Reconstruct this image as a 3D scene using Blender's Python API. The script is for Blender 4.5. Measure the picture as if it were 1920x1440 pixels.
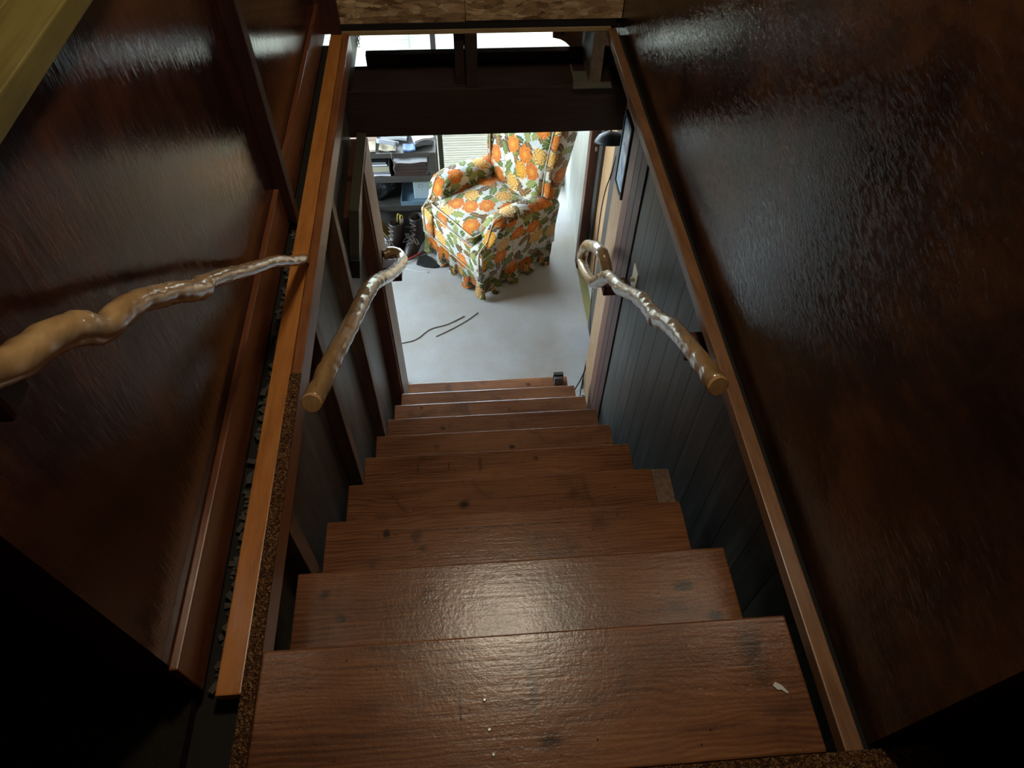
import bpy, bmesh, math, random
from mathutils import Vector, Matrix, noise as mnoise
random.seed(7)
for o in list(bpy.data.objects): bpy.data.objects.remove(o, do_unlink=True)
SC = bpy.context.scene; COL = SC.collection
PI = math.pi

# ------------------------------------------------------------------ camera
cam = bpy.data.cameras.new('camera'); camo = bpy.data.objects.new('camera', cam); COL.objects.link(camo)
cam.sensor_fit = 'HORIZONTAL'; cam.sensor_width = 36; cam.lens = 1303.77/1920*36
cam.clip_start = 0.02
_rt = Vector((0.99715351, -0.07372371, 0.01580172)); _up = Vector((0.04875109, 0.79029795, 0.61078022)); _fw = Vector((0.05751705, 0.60827129, -0.79164249))
M = Matrix(((_rt.x, _up.x, -_fw.x), (_rt.y, _up.y, -_fw.y), (_rt.z, _up.z, -_fw.z))).to_4x4()
M.translation = Vector((-0.08892, -0.43238, 1.34672)); camo.matrix_world = M
SC.camera = camo
# ------------------------------------------------------------------ world, daylight, exposure
SC.view_settings.view_transform = 'Standard'; SC.view_settings.look = 'None'
SC.view_settings.gamma = 1; SC.view_settings.use_curve_mapping = False
SC.view_settings.exposure = 0.0
W = bpy.data.worlds.new('overcast_sky'); SC.world = W; W.use_nodes = True
bg = W.node_tree.nodes['Background']; bg.inputs[0].default_value = (0.76, 0.89, 1.0, 1); bg.inputs[1].default_value = 44.0
WIN = (-1.0, 0.77, -2.12, -0.42)      # daylight opening of the far wall: x0 x1 z0 z1
pl = bpy.data.lights.new('window_portal', 'AREA'); pl.shape = 'RECTANGLE'; pl.size = WIN[1]-WIN[0]; pl.size_y = WIN[3]-WIN[2]; pl.cycles.is_portal = True
plo = bpy.data.objects.new('window_portal', pl); COL.objects.link(plo)
plo.location = ((WIN[0]+WIN[1])/2, 4.60, (WIN[2]+WIN[3])/2); plo.rotation_euler = (-PI/2, 0, 0)
WINL = (2.72, 4.05, -1.62, -0.42)     # second window of the lower room, in its left wall out of view: y0 y1 z0 z1
pl2 = bpy.data.lights.new('side_window_portal', 'AREA'); pl2.shape = 'RECTANGLE'; pl2.size = WINL[3]-WINL[2]; pl2.size_y = WINL[1]-WINL[0]; pl2.cycles.is_portal = True
plo2 = bpy.data.objects.new('side_window_portal', pl2); COL.objects.link(plo2)
plo2.location = (-2.27, (WINL[0]+WINL[1])/2, (WINL[2]+WINL[3])/2); plo2.rotation_euler = (0, -PI/2, 0)
LAMP_POS = (0.04, 0.85, 2.12); LAMP_W = 50.0; LAMP_R = 0.13; LAMP_COL = (1.0, 0.87, 0.66)

RI, RU, FL = 0.22695, 0.24584, -2.2695

# ------------------------------------------------------------------ node helpers
class NT:
    def __init__(s, name):
        s.m = bpy.data.materials.new(name); s.m.use_nodes = True; s.t = s.m.node_tree; s.t.nodes.clear()
        s.out = s.n('ShaderNodeOutputMaterial')
    def n(s, typ, **kw):
        x = s.t.nodes.new(typ)
        for k, v in kw.items(): setattr(x, k, v)
        return x
    def l(s, a, b): s.t.links.new(a, b)
    def put(s, sock, v):
        if hasattr(v, 'is_linked') or isinstance(v, bpy.types.NodeSocket): s.l(v, sock)
        else: sock.default_value = v
    def math(s, op, a, b=0.0, c=None, clamp=False):
        x = s.n('ShaderNodeMath', operation=op, use_clamp=clamp); s.put(x.inputs[0], a); s.put(x.inputs[1], b)
        if c is not None: s.put(x.inputs[2], c)
        return x.outputs[0]
    def mix(s, f, a, b, bt='MIX'):
        x = s.n('ShaderNodeMix', data_type='RGBA', blend_type=bt); s.put(x.inputs[0], f)
        for i, v in ((6, a), (7, b)):
            if isinstance(v, tuple): v = (*v[:3], 1)
            s.put(x.inputs[i], v)
        return x.outputs[2]
    def ramp(s, f, stops, interp='LINEAR'):
        x = s.n('ShaderNodeValToRGB'); r = x.color_ramp; r.interpolation = interp
        while len(r.elements) > 1: r.elements.remove(r.elements[0])
        for i, (p, c) in enumerate(stops):
            e = r.elements[0] if i == 0 else r.elements.new(p)
            e.position = p; e.color = (*c[:3], 1) if not isinstance(c, (int, float)) else (c, c, c, 1)
        s.put(x.inputs[0], f); return x.outputs[0]
    def coords(s, scale=(1, 1, 1), rot=(0, 0, 0), kind='Object', loc=(0, 0, 0)):
        tc = s.n('ShaderNodeTexCoord'); mp = s.n('ShaderNodeMapping')
        mp.inputs['Scale'].default_value = scale; mp.inputs['Rotation'].default_value = rot; mp.inputs['Location'].default_value = loc
        s.l(tc.outputs[kind], mp.inputs[0]); return mp.outputs[0]
    def noise(s, v, scale, detail=4, rough=.55, dist=0.0, out=0):
        x = s.n('ShaderNodeTexNoise'); s.l(v, x.inputs['Vector']); x.inputs['Scale'].default_value = scale
        x.inputs['Detail'].default_value = detail; x.inputs['Roughness'].default_value = rough; x.inputs['Distortion'].default_value = dist
        return x.outputs[out]
    def vor(s, v, scale, feature='F1', dim='3D', rnd=1.0):
        x = s.n('ShaderNodeTexVoronoi', feature=feature, voronoi_dimensions=dim); s.l(v, x.inputs['Vector'])
        x.inputs['Scale'].default_value = scale; x.inputs['Randomness'].default_value = rnd
        return x
    def bump(s, h, strength, dist=0.01, nrm=None):
        x = s.n('ShaderNodeBump'); x.inputs['Strength'].default_value = strength; x.inputs['Distance'].default_value = dist
        s.l(h, x.inputs['Height'])
        if nrm is not None: s.l(nrm, x.inputs['Normal'])
        return x.outputs[0]
    def bsdf(s, color, rough=.5, normal=None, spec=.5, metal=0.0, coat=0.0, coat_r=.1, sheen=0.0):
        x = s.n('ShaderNodeBsdfPrincipled')
        s.put(x.inputs['Base Color'], (*color[:3], 1) if isinstance(color, tuple) else color)
        s.put(x.inputs['Roughness'], rough); x.inputs['Metallic'].default_value = metal; x.inputs['Specular IOR Level'].default_value = spec
        x.inputs['Coat Weight'].default_value = coat; x.inputs['Coat Roughness'].default_value = coat_r
        x.inputs['Sheen Weight'].default_value = sheen
        if normal is not None: s.l(normal, x.inputs['Normal'])
        s.l(x.outputs[0], s.out.inputs[0]); return x

MATS = {}
def wood(name, dark, mid, light, axis='x', grain=1.0, rough=.38, bump=.25, knots=0.0, wear=0.25, coat=0.0, spec=.5, coat_r=.15):
    """board with grain lines running along `axis`"""
    t = NT(name)
    st = {'x': (.10, 1, 1), 'y': (1, .10, 1), 'z': (1, 1, .10)}[axis]
    v = t.coords(st)
    n1 = t.noise(v, 3.2*grain, 3, .5)
    warp = t.n('ShaderNodeVectorMath', operation='MULTIPLY_ADD')
    t.l(t.noise(v, 4.0*grain, 2, .5, 0, 1), warp.inputs[0]); warp.inputs[1].default_value = (.06, .06, .06); t.l(v, warp.inputs[2])
    lines = t.noise(warp.outputs[0], 62*grain, 3, .62)
    fine = t.noise(v, 190*grain, 2, .6)
    f = t.math('ADD', t.math('MULTIPLY', n1, .45), t.math('ADD', t.math('MULTIPLY', lines, .62), t.math('MULTIPLY', fine, .14)))
    col = t.ramp(f, [(.42, dark), (.60, mid), (.78, light)])
    if wear:
        w = t.noise(t.coords(), 7.0, 4, .6)
        col = t.mix(t.math('MULTIPLY', t.ramp(w, [(.45, 0.0), (.72, 1.0)]), wear), col, tuple(c*.45 for c in dark))
    if knots:
        kv = t.coords({'x': (.55, 1, 1), 'y': (1, .55, 1), 'z': (1, 1, .55)}[axis])
        k = t.vor(kv, 3.4)
        km = t.ramp(t.math('ADD', k.outputs['Distance'], t.math('MULTIPLY', t.noise(t.coords(), 30, 2), .05)), [(.045, 1.0), (.11, 0.0)])
        sep = t.n('ShaderNodeSeparateColor'); t.l(k.outputs['Color'], sep.inputs[0])
        km = t.math('MULTIPLY', km, t.math('GREATER_THAN', sep.outputs[0], 1-knots))
        col = t.mix(t.math('MULTIPLY', km, .8), col, tuple(c*.22 for c in dark))
    r = t.math('ADD', rough-.08, t.math('MULTIPLY', lines, .16))
    t.bsdf(col, r, t.bump(t.math('ADD', lines, t.math('MULTIPLY', fine, .5)), bump, .0012), coat=coat, spec=spec, coat_r=coat_r)
    MATS[name] = t.m; return t.m
def plain(name, color, rough=.6, var=.25, scale=20, bump=.15, metal=0.0, spec=.5, coat=0.0):
    t = NT(name); v = t.coords(); n = t.noise(v, scale, 4)
    col = t.mix(t.math('MULTIPLY', n, var*1.6, clamp=True), color, tuple(c*.35 for c in color))
    t.bsdf(col, rough, t.bump(n, bump, .004), metal=metal, spec=spec, coat=coat); MATS[name] = t.m; return t.m

# varnished pine treads
tread_mats = []
# (x, y, half length x, half width y, strength) of the knots and dark marks on each board
MARKS = {0: [(-.004, -.100, .012, .045, .8), (.018, -.190, .030, .020, .85), (.418, -.060, .030, .070, .65), (-.30, -.11, .05, .02, .3), (-.138, -.125, .003, .060, .7), (.47, -.17, .08, .012, .35), (.30, -.19, .10, .006, .4)],
 1: [(-.45, .191, .016, .014, .9), (-.409, .133, .016, .014, .95), (.387, .154, .030, .016, .85), (.438, .081, .028, .018, .9), (-.217, .175, .030, .030, .4), (-.023, .176, .004, .005, 1), (-.02, .15, .02, .004, .5), (.10, .13, .003, .04, .6)],
 2: [(-.347, .447, .012, .016, .9), (-.265, .433, .018, .030, .6), (-.02, .448, .46, .0025, .75), (-.25, .395, .02, .012, .6), (.25, .44, .03, .03, .4)],
 3: [(-.133, .644, .028, .020, 1), (-.02, .66, .22, .004, .4), (.226, .66, .03, .03, .4)],
 4: [(-.305, .93, .004, .022, .6), (-.19, .93, .004, .022, .6), (-.245, .962, .05, .003, .6), (-.245, .905, .05, .003, .6), (-.073, .929, .012, .04, .5), (.14, .94, .012, .014, .6)],
 5: [(.067, 1.14, .016, .012, .9), (-.25, 1.16, .02, .02, .4)], 6: [(-.235, 1.408, .018, .014, .9)], 7: [(-.356, 1.695, .01, .01, .9), (.1, 1.66, .012, .01, .6)], 8: [(.2, 1.9, .012, .01, .6)], 9: [(.26, 2.16, .02, .016, .8)]}
def tread_mat(i, k):
    t = NT('tread_pine_%d' % i)
    v = t.coords((.045, 1, 1), loc=(i*1.7, 0, 0)); vo = t.coords(loc=(i*2.3, i*1.1, 0))
    sx = t.n('ShaderNodeSeparateXYZ'); t.l(t.coords(loc=(i*.9, i*.37, 0)), sx.inputs[0])
    wob = t.noise(t.coords((1.0, 2.6, 1), loc=(i*3.1, 0, 0)), 2.6, 2, .5)
    kv = t.vor(t.coords((.62, 1, .3), loc=(i*1.31, i*.7, 0)), 3.1)
    kd = kv.outputs['Distance']
    kinf = t.ramp(kd, [(.04, 1.0), (.30, 0.0)])
    ring = t.math('SINE', t.math('MULTIPLY', t.math('ADD', t.math('ADD', sx.outputs[1], t.math('MULTIPLY', wob, .10)), t.math('MULTIPLY', kinf, .022)), 620.0))
    ring = t.math('MULTIPLY_ADD', ring, .5, .5)
    lines = t.noise(v, 120, 4, .65); broad = t.noise(t.coords((.3, 1, 1), loc=(i, 0, 0)), 6, 3, .55)
    f = t.math('ADD', t.math('MULTIPLY', broad, .55), t.math('ADD', t.math('MULTIPLY', lines, .42), t.math('MULTIPLY', ring, .09)))
    col = t.ramp(f, [(.36, (.092*k, .033*k, .014*k)), (.55, (.215*k, .086*k, .036*k)), (.78, (.345*k, .156*k, .070*k))])
    sk = t.n('ShaderNodeSeparateColor'); t.l(kv.outputs['Color'], sk.inputs[0])
    knot = t.math('MULTIPLY', t.ramp(t.math('ADD', kd, t.math('MULTIPLY', t.noise(vo, 24, 2), .05)), [(.055, 1.0), (.10, .35), (.17, 0.0)]), t.math('GREATER_THAN', sk.outputs[0], .70))
    col = t.mix(t.math('MULTIPLY', knot, .82), col, (.022, .012, .007))
    ox = t.n('ShaderNodeSeparateXYZ'); t.l(t.n('ShaderNodeTexCoord').outputs['Object'], ox.inputs[0])
    jit = t.math('MULTIPLY_ADD', t.noise(vo, 22, 3, .6), 1.5, -.75)
    for (mx_, my_, hx, hy, st_) in MARKS.get(i, ()):
        dx = t.math('DIVIDE', t.math('SUBTRACT', ox.outputs[0], mx_), hx); dy = t.math('DIVIDE', t.math('SUBTRACT', ox.outputs[1], my_-1.1), hy)
        rr_ = t.math('ADD', t.math('SQRT', t.math('ADD', t.math('MULTIPLY', dx, dx), t.math('MULTIPLY', dy, dy))), jit)
        col = t.mix(t.math('MULTIPLY', t.ramp(rr_, [(.35, 1.0), (1.0, 0.0)]), st_), col, (.020, .011, .007))
    stain = t.noise(vo, 5.5, 5, .65, .8)
    col = t.mix(t.ramp(stain, [(.56, 0.0), (.70, .55)]), col, (.040, .018, .010))
    sp = t.vor(vo, 48); ss = t.n('ShaderNodeSeparateColor'); t.l(sp.outputs['Color'], ss.inputs[0])
    col = t.mix(t.math('MULTIPLY', t.ramp(sp.outputs['Distance'], [(.07, .9), (.14, 0.0)]), t.math('GREATER_THAN', ss.outputs[1], .80)), col, (.018, .009, .006))
    mott = t.noise(vo, 150, 3, .6); dent = t.noise(vo, 38, 3, .6)
    h = t.math('ADD', t.math('MULTIPLY', lines, .8), t.math('ADD', t.math('MULTIPLY', mott, .7), t.math('MULTIPLY', dent, .9)))
    t.bsdf(col, t.math('ADD', .17, t.math('MULTIPLY', stain, .14)), t.bump(h, .30, .0016)); MATS['tread_pine_%d' % i] = t.m
    return t.m
for i, k in enumerate((1.0, .92, 1.06, .96, 1.10, .98, .90, 1.0, .94, 1.04)): tread_mats.append(tread_mat(i, k))
wood('trim_orange', (.30, .105, .020), (.44, .165, .035), (.54, .225, .055), 'y', rough=.36, bump=.2, wear=.2, knots=.25)
wood('trim_red', (.15, .050, .018), (.235, .082, .028), (.31, .12, .044), 'y', rough=.36, bump=.2, wear=.25, knots=.3)
wood('base_red', (.085, .026, .011), (.135, .043, .018), (.19, .066, .028), 'y', rough=.30, bump=.2, wear=.3, knots=.3)
wood('trim_right', (.12, .055, .026), (.20, .095, .045), (.29, .15, .075), 'y', rough=.36, bump=.2, wear=.25)
wood('stud_wood', (.10, .055, .034), (.17, .10, .062), (.26, .165, .105), 'z', rough=.5, bump=.3, wear=.3, knots=.3)
wood('stud_red', (.055, .019, .010), (.098, .035, .018), (.145, .058, .030), 'z', rough=.55, bump=.3, wear=.3)
wood('batten_dark', (.024, .007, .005), (.042, .012, .008), (.065, .020, .012), 'z', rough=.58, bump=.2, wear=.2)
wood('light_post', (.16, .090, .042), (.25, .145, .070), (.33, .205, .105), 'z', rough=.6, bump=.25, wear=.2)
wood('beam_dark', (.018, .009, .006), (.034, .017, .011), (.055, .029, .018), 'x', rough=.55, bump=.6, wear=.3)
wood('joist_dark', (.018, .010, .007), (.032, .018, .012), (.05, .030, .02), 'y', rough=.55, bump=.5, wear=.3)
wood('joist_daylit', (.12, .09, .065), (.20, .155, .115), (.28, .225, .17), 'y', rough=.55, bump=.5, wear=.5)  # daylight on the right joist put into a paler wood colour
wood('plate_pale', (.25, .16, .07), (.34, .23, .11), (.42, .30, .15), 'x', rough=.55, bump=.2, wear=.25)
wood('gusset_wood', (.52, .28, .17), (.64, .36, .23), (.72, .44, .30), 'x', rough=.6, bump=.2, wear=.2)
wood('ledge_wood', (.085, .066, .014), (.125, .098, .022), (.165, .13, .034), 'y', rough=.5, bump=.2, wear=.35)
wood('rail_wood', (.20, .115, .042), (.33, .20, .082), (.45, .29, .135), 'y', grain=.8, rough=.30, bump=.35, wear=.30, knots=.3, coat=1.0, coat_r=.10)
wood('rail_cut', (.40, .22, .08), (.55, .32, .13), (.66, .42, .2), 'z', grain=1.4, rough=.55, bump=.4, wear=.25)
wood('shelf_dark', (.030, .026, .022), (.048, .042, .036), (.07, .06, .05), 'x', rough=.5, bump=.15, wear=.2)
wood('cream_panel', (.30, .32, .30), (.42, .44, .41), (.52, .53, .49), 'z', rough=.45, bump=.1, wear=.12)
wood('tan_panel', (.30, .16, .065), (.38, .215, .095), (.45, .27, .13), 'z', rough=.55, bump=.1, wear=.1)
plain('black_plain', (.012, .012, .013), .5, .2)
plain('gap_shade', (.010, .008, .006), .9, .3)  # near-black colour standing for the shade down in the gaps
plain('olive_metal', (.085, .080, .055), .42, .25, 14, .08)
plain('olive_metal_light', (.15, .145, .11), .45, .2, 14, .08)
plain('white_paint', (.62, .62, .58), .5, .12, 12, .05)
plain('plaster', (.26, .25, .22), .8, .15, 6, .08)
plain('dim_plaster', (.16, .12, .08), .8, .2, 6, .08)
plain('switch_ivory', (.55, .48, .36), .4, .1)
plain('metal_nail', (.7, .68, .6), .3, .2, metal=.8)
plain('debris', (.10, .085, .07), .9, .8, 60, .6)
plain('pad_olive', (.30, .27, .10), .95, .6, 90, .6)
plain('paper_white', (.72, .73, .74), .7, .12, 14, .1)
plain('paper_cream', (.66, .56, .40), .7, .18, 14, .1)
plain('paper_pink', (.58, .40, .32), .7, .2, 14, .1)
plain('paper_grey', (.28, .29, .31), .6, .25, 14, .1)
plain('paper_blue', (.14, .24, .48), .6, .2, 14, .1)
plain('book_navy', (.018, .026, .075), .5, .2)
plain('book_cream', (.42, .38, .26), .6, .2)
plain('book_brown', (.045, .024, .018), .5, .25)
plain('book_grey', (.30, .30, .34), .5, .2)
plain('bin_blue', (.16, .24, .32), .35, .35, 18, .2)
plain('device_white', (.42, .52, .56), .35, .12)
plain('boot_leather', (.028, .016, .013), .48, .45, 30, .5)
plain('boot_sole', (.016, .015, .014), .7, .3)
plain('lace_grey', (.14, .11, .085), .8, .3)
plain('loop_yellow', (.50, .34, .045), .6, .2)
plain('cable_red', (.42, .04, .035), .45, .1)
plain('cable_white', (.6, .6, .58), .5, .1)
plain('cable_black', (.012, .012, .014), .5, .1)
plain('string_tan', (.20, .18, .15), .9, .3)
plain('strap_grey', (.16, .17, .18), .6, .2)
plain('folder_yellow', (.50, .36, .10), .6, .2)
plain('fabric_piping', (.60, .50, .33), .7, .3, 40, .2)
plain('red_cloth', (.25, .02, .015), .7, .2)
plain('chain_metal', (.10, .11, .12), .4, .3, metal=.9)
plain('bulb_socket', (.5, .5, .48), .4, .1)

# glossy stained plywood
def plywood(name, c0, c1, c2, vert=True, rough=.30):
    t = NT(name)
    v = t.coords(); vs = t.coords((1, 1, .14) if vert else (1, .3, 1))
    blot = t.noise(v, 3.1, 5, .6, .6); streak = t.noise(vs, 26, 4, .6, .3); spk = t.noise(v, 130, 2, .6)
    f = t.math('ADD', t.math('MULTIPLY', blot, .72), t.math('ADD', t.math('MULTIPLY', streak, .34), t.math('MULTIPLY', spk, .10)))
    col = t.ramp(f, [(.44, c0), (.58, c1), (.74, c2)])
    strokes = t.noise(t.coords((1, 1, .22) if vert else (1, .45, 1), (.5, 0, 0)), 95, 4, .7, 1.6)
    wv = t.noise(v, 9, 2)
    h = t.math('ADD', t.math('MULTIPLY', strokes, 1.1), t.math('ADD', t.math('MULTIPLY', streak, .4), t.math('MULTIPLY', wv, .8)))
    t.bsdf(col, t.math('ADD', rough-.06, t.math('MULTIPLY', blot, .14)), t.bump(h, .27 if not vert else .18, .0022), spec=.45)
    MATS[name] = t.m
plywood('ply_right', (.016, .007, .004), (.042, .017, .008), (.092, .038, .016), False, .11)
plywood('ply_left', (.018, .006, .004), (.044, .015, .009), (.086, .030, .015), True, .11)
# grey-green v-groove panelling
t = NT('grey_panel'); v = t.coords((1, 1, .08)); st = t.noise(v, 34, 4, .6)
t.bsdf(t.ramp(st, [(.36, (.040, .042, .037)), (.55, (.066, .068, .060)), (.76, (.125, .122, .105))]), .46, t.bump(st, .25, .003)); MATS['grey_panel'] = t.m
t = NT('left_panel'); v = t.coords((1, 1, .10)); st = t.noise(v, 24, 4, .6)
t.bsdf(t.ramp(st, [(.36, (.060, .056, .048)), (.55, (.105, .098, .085)), (.76, (.17, .16, .135))]), .42, t.bump(st, .2, .003)); MATS['left_panel'] = t.m
# oriented strand board
t = NT('osb'); v = t.coords((1, 1, 3.4), (0, .16, 0)); v2 = t.coords((1, 1, 3.0), (0, -.35, 0), loc=(3, 1, 2))
wv = t.n('ShaderNodeVectorMath', operation='MULTIPLY_ADD'); t.l(t.noise(t.coords(), 14, 3, .6, 0, 1), wv.inputs[0]); wv.inputs[1].default_value = (.10, .10, .10); t.l(v, wv.inputs[2])
a = t.vor(wv.outputs[0], 15); b = t.vor(v2, 24)
sa = t.n('ShaderNodeSeparateColor'); t.l(a.outputs['Color'], sa.inputs[0]); sb = t.n('ShaderNodeSeparateColor'); t.l(b.outputs['Color'], sb.inputs[0])
f = t.math('ADD', t.math('MULTIPLY', sa.outputs[0], .6), t.math('MULTIPLY', sb.outputs[1], .4))
col = t.ramp(f, [(.12, (.14, .075, .034)), (.42, (.32, .20, .10)), (.66, (.46, .31, .17)), (.88, (.66, .50, .30))])
ed = t.vor(wv.outputs[0], 15, 'DISTANCE_TO_EDGE')
col = t.mix(t.ramp(ed.outputs['Distance'], [(.0, .55), (.03, 0.0)]), col, (.06, .03, .014))
t.bsdf(col, .6, t.bump(f, .5, .004)); MATS['osb'] = t.m
# carpets
t = NT('carpet_pale'); v = t.coords(); n = t.noise(v, 420, 3, .7); bl = t.noise(v, 2.3, 4, .6); sp = t.noise(v, 90, 3, .7)
col = t.mix(t.ramp(bl, [(.40, 0.0), (.7, 1.0)]), (.52, .52, .52), (.43, .385, .325))
col = t.mix(t.ramp(n, [(.35, .55), (.62, 0.0)]), col, (.17, .155, .135))
col = t.mix(t.ramp(sp, [(.66, 0.0), (.74, .7)]), col, (.12, .11, .10))
t.bsdf(col, .95, t.bump(n, .7, .006), spec=.15, sheen=.2); MATS['carpet_pale'] = t.m
t = NT('carpet_brown'); v = t.coords(); a = t.vor(v, 330); n = t.noise(v, 420, 3, .7)
sa = t.n('ShaderNodeSeparateColor'); t.l(a.outputs['Color'], sa.inputs[0])
col = t.ramp(sa.outputs[0], [(.1, (.040, .016, .007)), (.45, (.115, .046, .016)), (.75, (.20, .090, .03)), (.95, (.34, .19, .08))])
t.bsdf(col, .9, t.bump(t.math('ADD', n, a.outputs['Distance']), .9, .006), spec=.25); MATS['carpet_brown'] = t.m
plain('carpet_shade', (.022, .017, .011), .95, .6, 160, .6, spec=.1)  # darkness off the landing put into a near-black carpet colour
# printed floral upholstery (flat print, on the UV map)
t = NT('floral_fabric'); tc = t.n('ShaderNodeTexCoord'); uv = tc.outputs['UV']
def layer(scale, seed, rx, ry, ragged, keep, wob):
    mp = t.n('ShaderNodeMapping'); t.l(uv, mp.inputs[0]); mp.inputs['Location'].default_value = (seed*3.17, seed*1.73, 0); mp.inputs['Scale'].default_value = (scale, scale, scale)
    vo = t.vor(mp.outputs[0], 1.0, 'F1', '2D', .82)
    d = t.n('ShaderNodeVectorMath', operation='SUBTRACT'); t.l(mp.outputs[0], d.inputs[0]); t.l(vo.outputs['Position'], d.inputs[1])
    sc_ = t.n('ShaderNodeSeparateColor'); t.l(vo.outputs['Color'], sc_.inputs[0])
    ro = t.n('ShaderNodeVectorRotate', rotation_type='Z_AXIS'); t.l(d.outputs[0], ro.inputs['Vector']); t.l(t.math('MULTIPLY', sc_.outputs[0], 6.28), ro.inputs['Angle'])
    xy = t.n('ShaderNodeSeparateXYZ'); t.l(ro.outputs[0], xy.inputs[0])
    ang = t.math('ARCTAN2', xy.outputs[1], xy.outputs[0])
    r = t.math('SQRT', t.math('ADD', t.math('POWER', t.math('DIVIDE', xy.outputs[0], rx), 2.0), t.math('POWER', t.math('DIVIDE', t.math('ABSOLUTE', xy.outputs[1]), ry), 2.0)))
    edge = t.math('ADD', 1.0, t.math('MULTIPLY', t.math('ABSOLUTE', t.math('SINE', t.math('MULTIPLY', ang, ragged))), wob))
    mask = t.math('MULTIPLY', t.math('LESS_THAN', r, edge), t.math('LESS_THAN', sc_.outputs[1], keep))
    return mask, r, ang, sc_.outputs[2], xy
base = t.mix(t.ramp(t.noise(uv, 9, 3), [(.45, 0.0), (.65, 1.0)]), (.56, .51, .40), (.50, .48, .43))
# soft pale blue-grey blossoms and stems
stem = t.vor(uv, 9.0, 'DISTANCE_TO_EDGE', '2D', 1.0)
col = t.mix(t.math('MULTIPLY', t.math('LESS_THAN', stem.outputs['Distance'], .022), .85), base, (.20, .12, .05))
m, r, an, c, xy = layer(12.0, 5, .36, .36, 3.5, .45, .3)
col = t.mix(t.math('MULTIPLY', m, .8), col, t.mix(t.math('GREATER_THAN', t.math('SINE', t.math('MULTIPLY', an, 9.0)), .5), (.40, .43, .45), (.52, .53, .52)))
for seed, sc_, pal in ((1, 12.5, [(.0, (.07, .10, .018)), (.3, (.14, .16, .03)), (.52, (.16, .075, .022)), (.80, (.09, .042, .016))]), (2, 10.5, [(.0, (.11, .14, .03)), (.30, (.24, .25, .07)), (.5, (.20, .095, .03)), (.78, (.10, .05, .02))])):
    m, r, an, c, xy = layer(sc_, seed, .42, .22, 4.0, .78, .40)
    lc = t.ramp(c, pal, 'CONSTANT')
    lc = t.mix(t.math('LESS_THAN', t.math('ABSOLUTE', xy.outputs[1]), .02), lc, (.32, .30, .12))
    col = t.mix(m, col, lc)
m, r, an, c, xy = layer(6.6, 3, .36, .32, 3.5, .74, .24)
fc = t.ramp(c, [(.0, (.70, .19, .02)), (.34, (.70, .36, .04)), (.52, (.66, .46, .14)), (.70, (.60, .15, .02)), (.86, (.68, .56, .26))], 'CONSTANT')
pet = t.math('SINE', t.math('ADD', t.math('MULTIPLY', r, 15.0), t.math('MULTIPLY', t.math('SINE', t.math('ADD', t.math('MULTIPLY', an, 5.0), t.math('MULTIPLY', r, 4.0))), 2.6)))
fc = t.mix(t.ramp(pet, [(.10, .75), (.34, .15), (.62, .0), (.9, .0)]), fc, (.36, .10, .012))
fc = t.mix(t.ramp(r, [(.15, .55), (.6, .0)]), fc, (.78, .34, .03))
col = t.mix(m, col, fc)
wv = t.noise(tc.outputs['Object'], 330, 2); fold = t.noise(tc.outputs['Object'], 9, 3)
t.bsdf(col, .82, t.bump(fold, .25, .02, t.bump(wv, .15, .002)), spec=.2, sheen=.15); MATS['floral_fabric'] = t.m
# picture print: pale blue sheet with loose dark brushwork
t = NT('print_blue'); v = t.coords((1, 1, 1)); n = t.noise(v, 11, 5, .65, 1.4); n2 = t.noise(v, 24, 3, .6, .8)
col = t.ramp(n, [(.36, (.05, .09, .19)), (.48, (.20, .30, .40)), (.56, (.44, .54, .58)), (.75, (.52, .60, .62))])
col = t.mix(t.ramp(n2, [(.62, 0.0), (.68, .8)]), col, (.06, .08, .12)); t.bsdf(col, .3); MATS['print_blue'] = t.m
# blind slats: thin painted aluminium / vinyl that lets some light through
t = NT('blind_slat'); d = t.n('ShaderNodeBsdfDiffuse'); d.inputs[0].default_value = (.46, .44, .37, 1)
tr = t.n('ShaderNodeBsdfTranslucent'); tr.inputs[0].default_value = (.66, .64, .56, 1); mx = t.n('ShaderNodeMixShader'); mx.inputs[0].default_value = .032
t.l(d.outputs[0], mx.inputs[1]); t.l(tr.outputs[0], mx.inputs[2]); t.l(mx.outputs[0], t.out.inputs[0]); MATS['blind_slat'] = t.m
t = NT('window_glass'); d = t.n('ShaderNodeBsdfTransparent'); d.inputs[0].default_value = (.93, .96, .97, 1); g = t.n('ShaderNodeBsdfGlossy'); g.inputs['Roughness'].default_value = .02
mx = t.n('ShaderNodeMixShader'); mx.inputs[0].default_value = .06; t.l(d.outputs[0], mx.inputs[1]); t.l(g.outputs[0], mx.inputs[2]); t.l(mx.outputs[0], t.out.inputs[0]); MATS['window_glass'] = t.m
t = NT('bag_plastic'); n = t.noise(t.coords(), 30, 4, .6, 1.0); t.bsdf((.012, .014, .017), .22, t.bump(n, .8, .02)); MATS['bag_plastic'] = t.m
t = NT('ground_gravel'); n = t.noise(t.coords(), 6, 5); t.bsdf(t.ramp(n, [(.3, (.14, .14, .11)), (.7, (.28, .26, .21))]), .9); MATS['ground_gravel'] = t.m
t = NT('bulb_glow'); e = t.n('ShaderNodeEmission'); e.inputs[0].default_value = (*LAMP_COL, 1); e.inputs[1].default_value = LAMP_W/(4*PI*PI*LAMP_R**2); t.l(e.outputs[0], t.out.inputs[0]); MATS['bulb_glow'] = t.m

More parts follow.
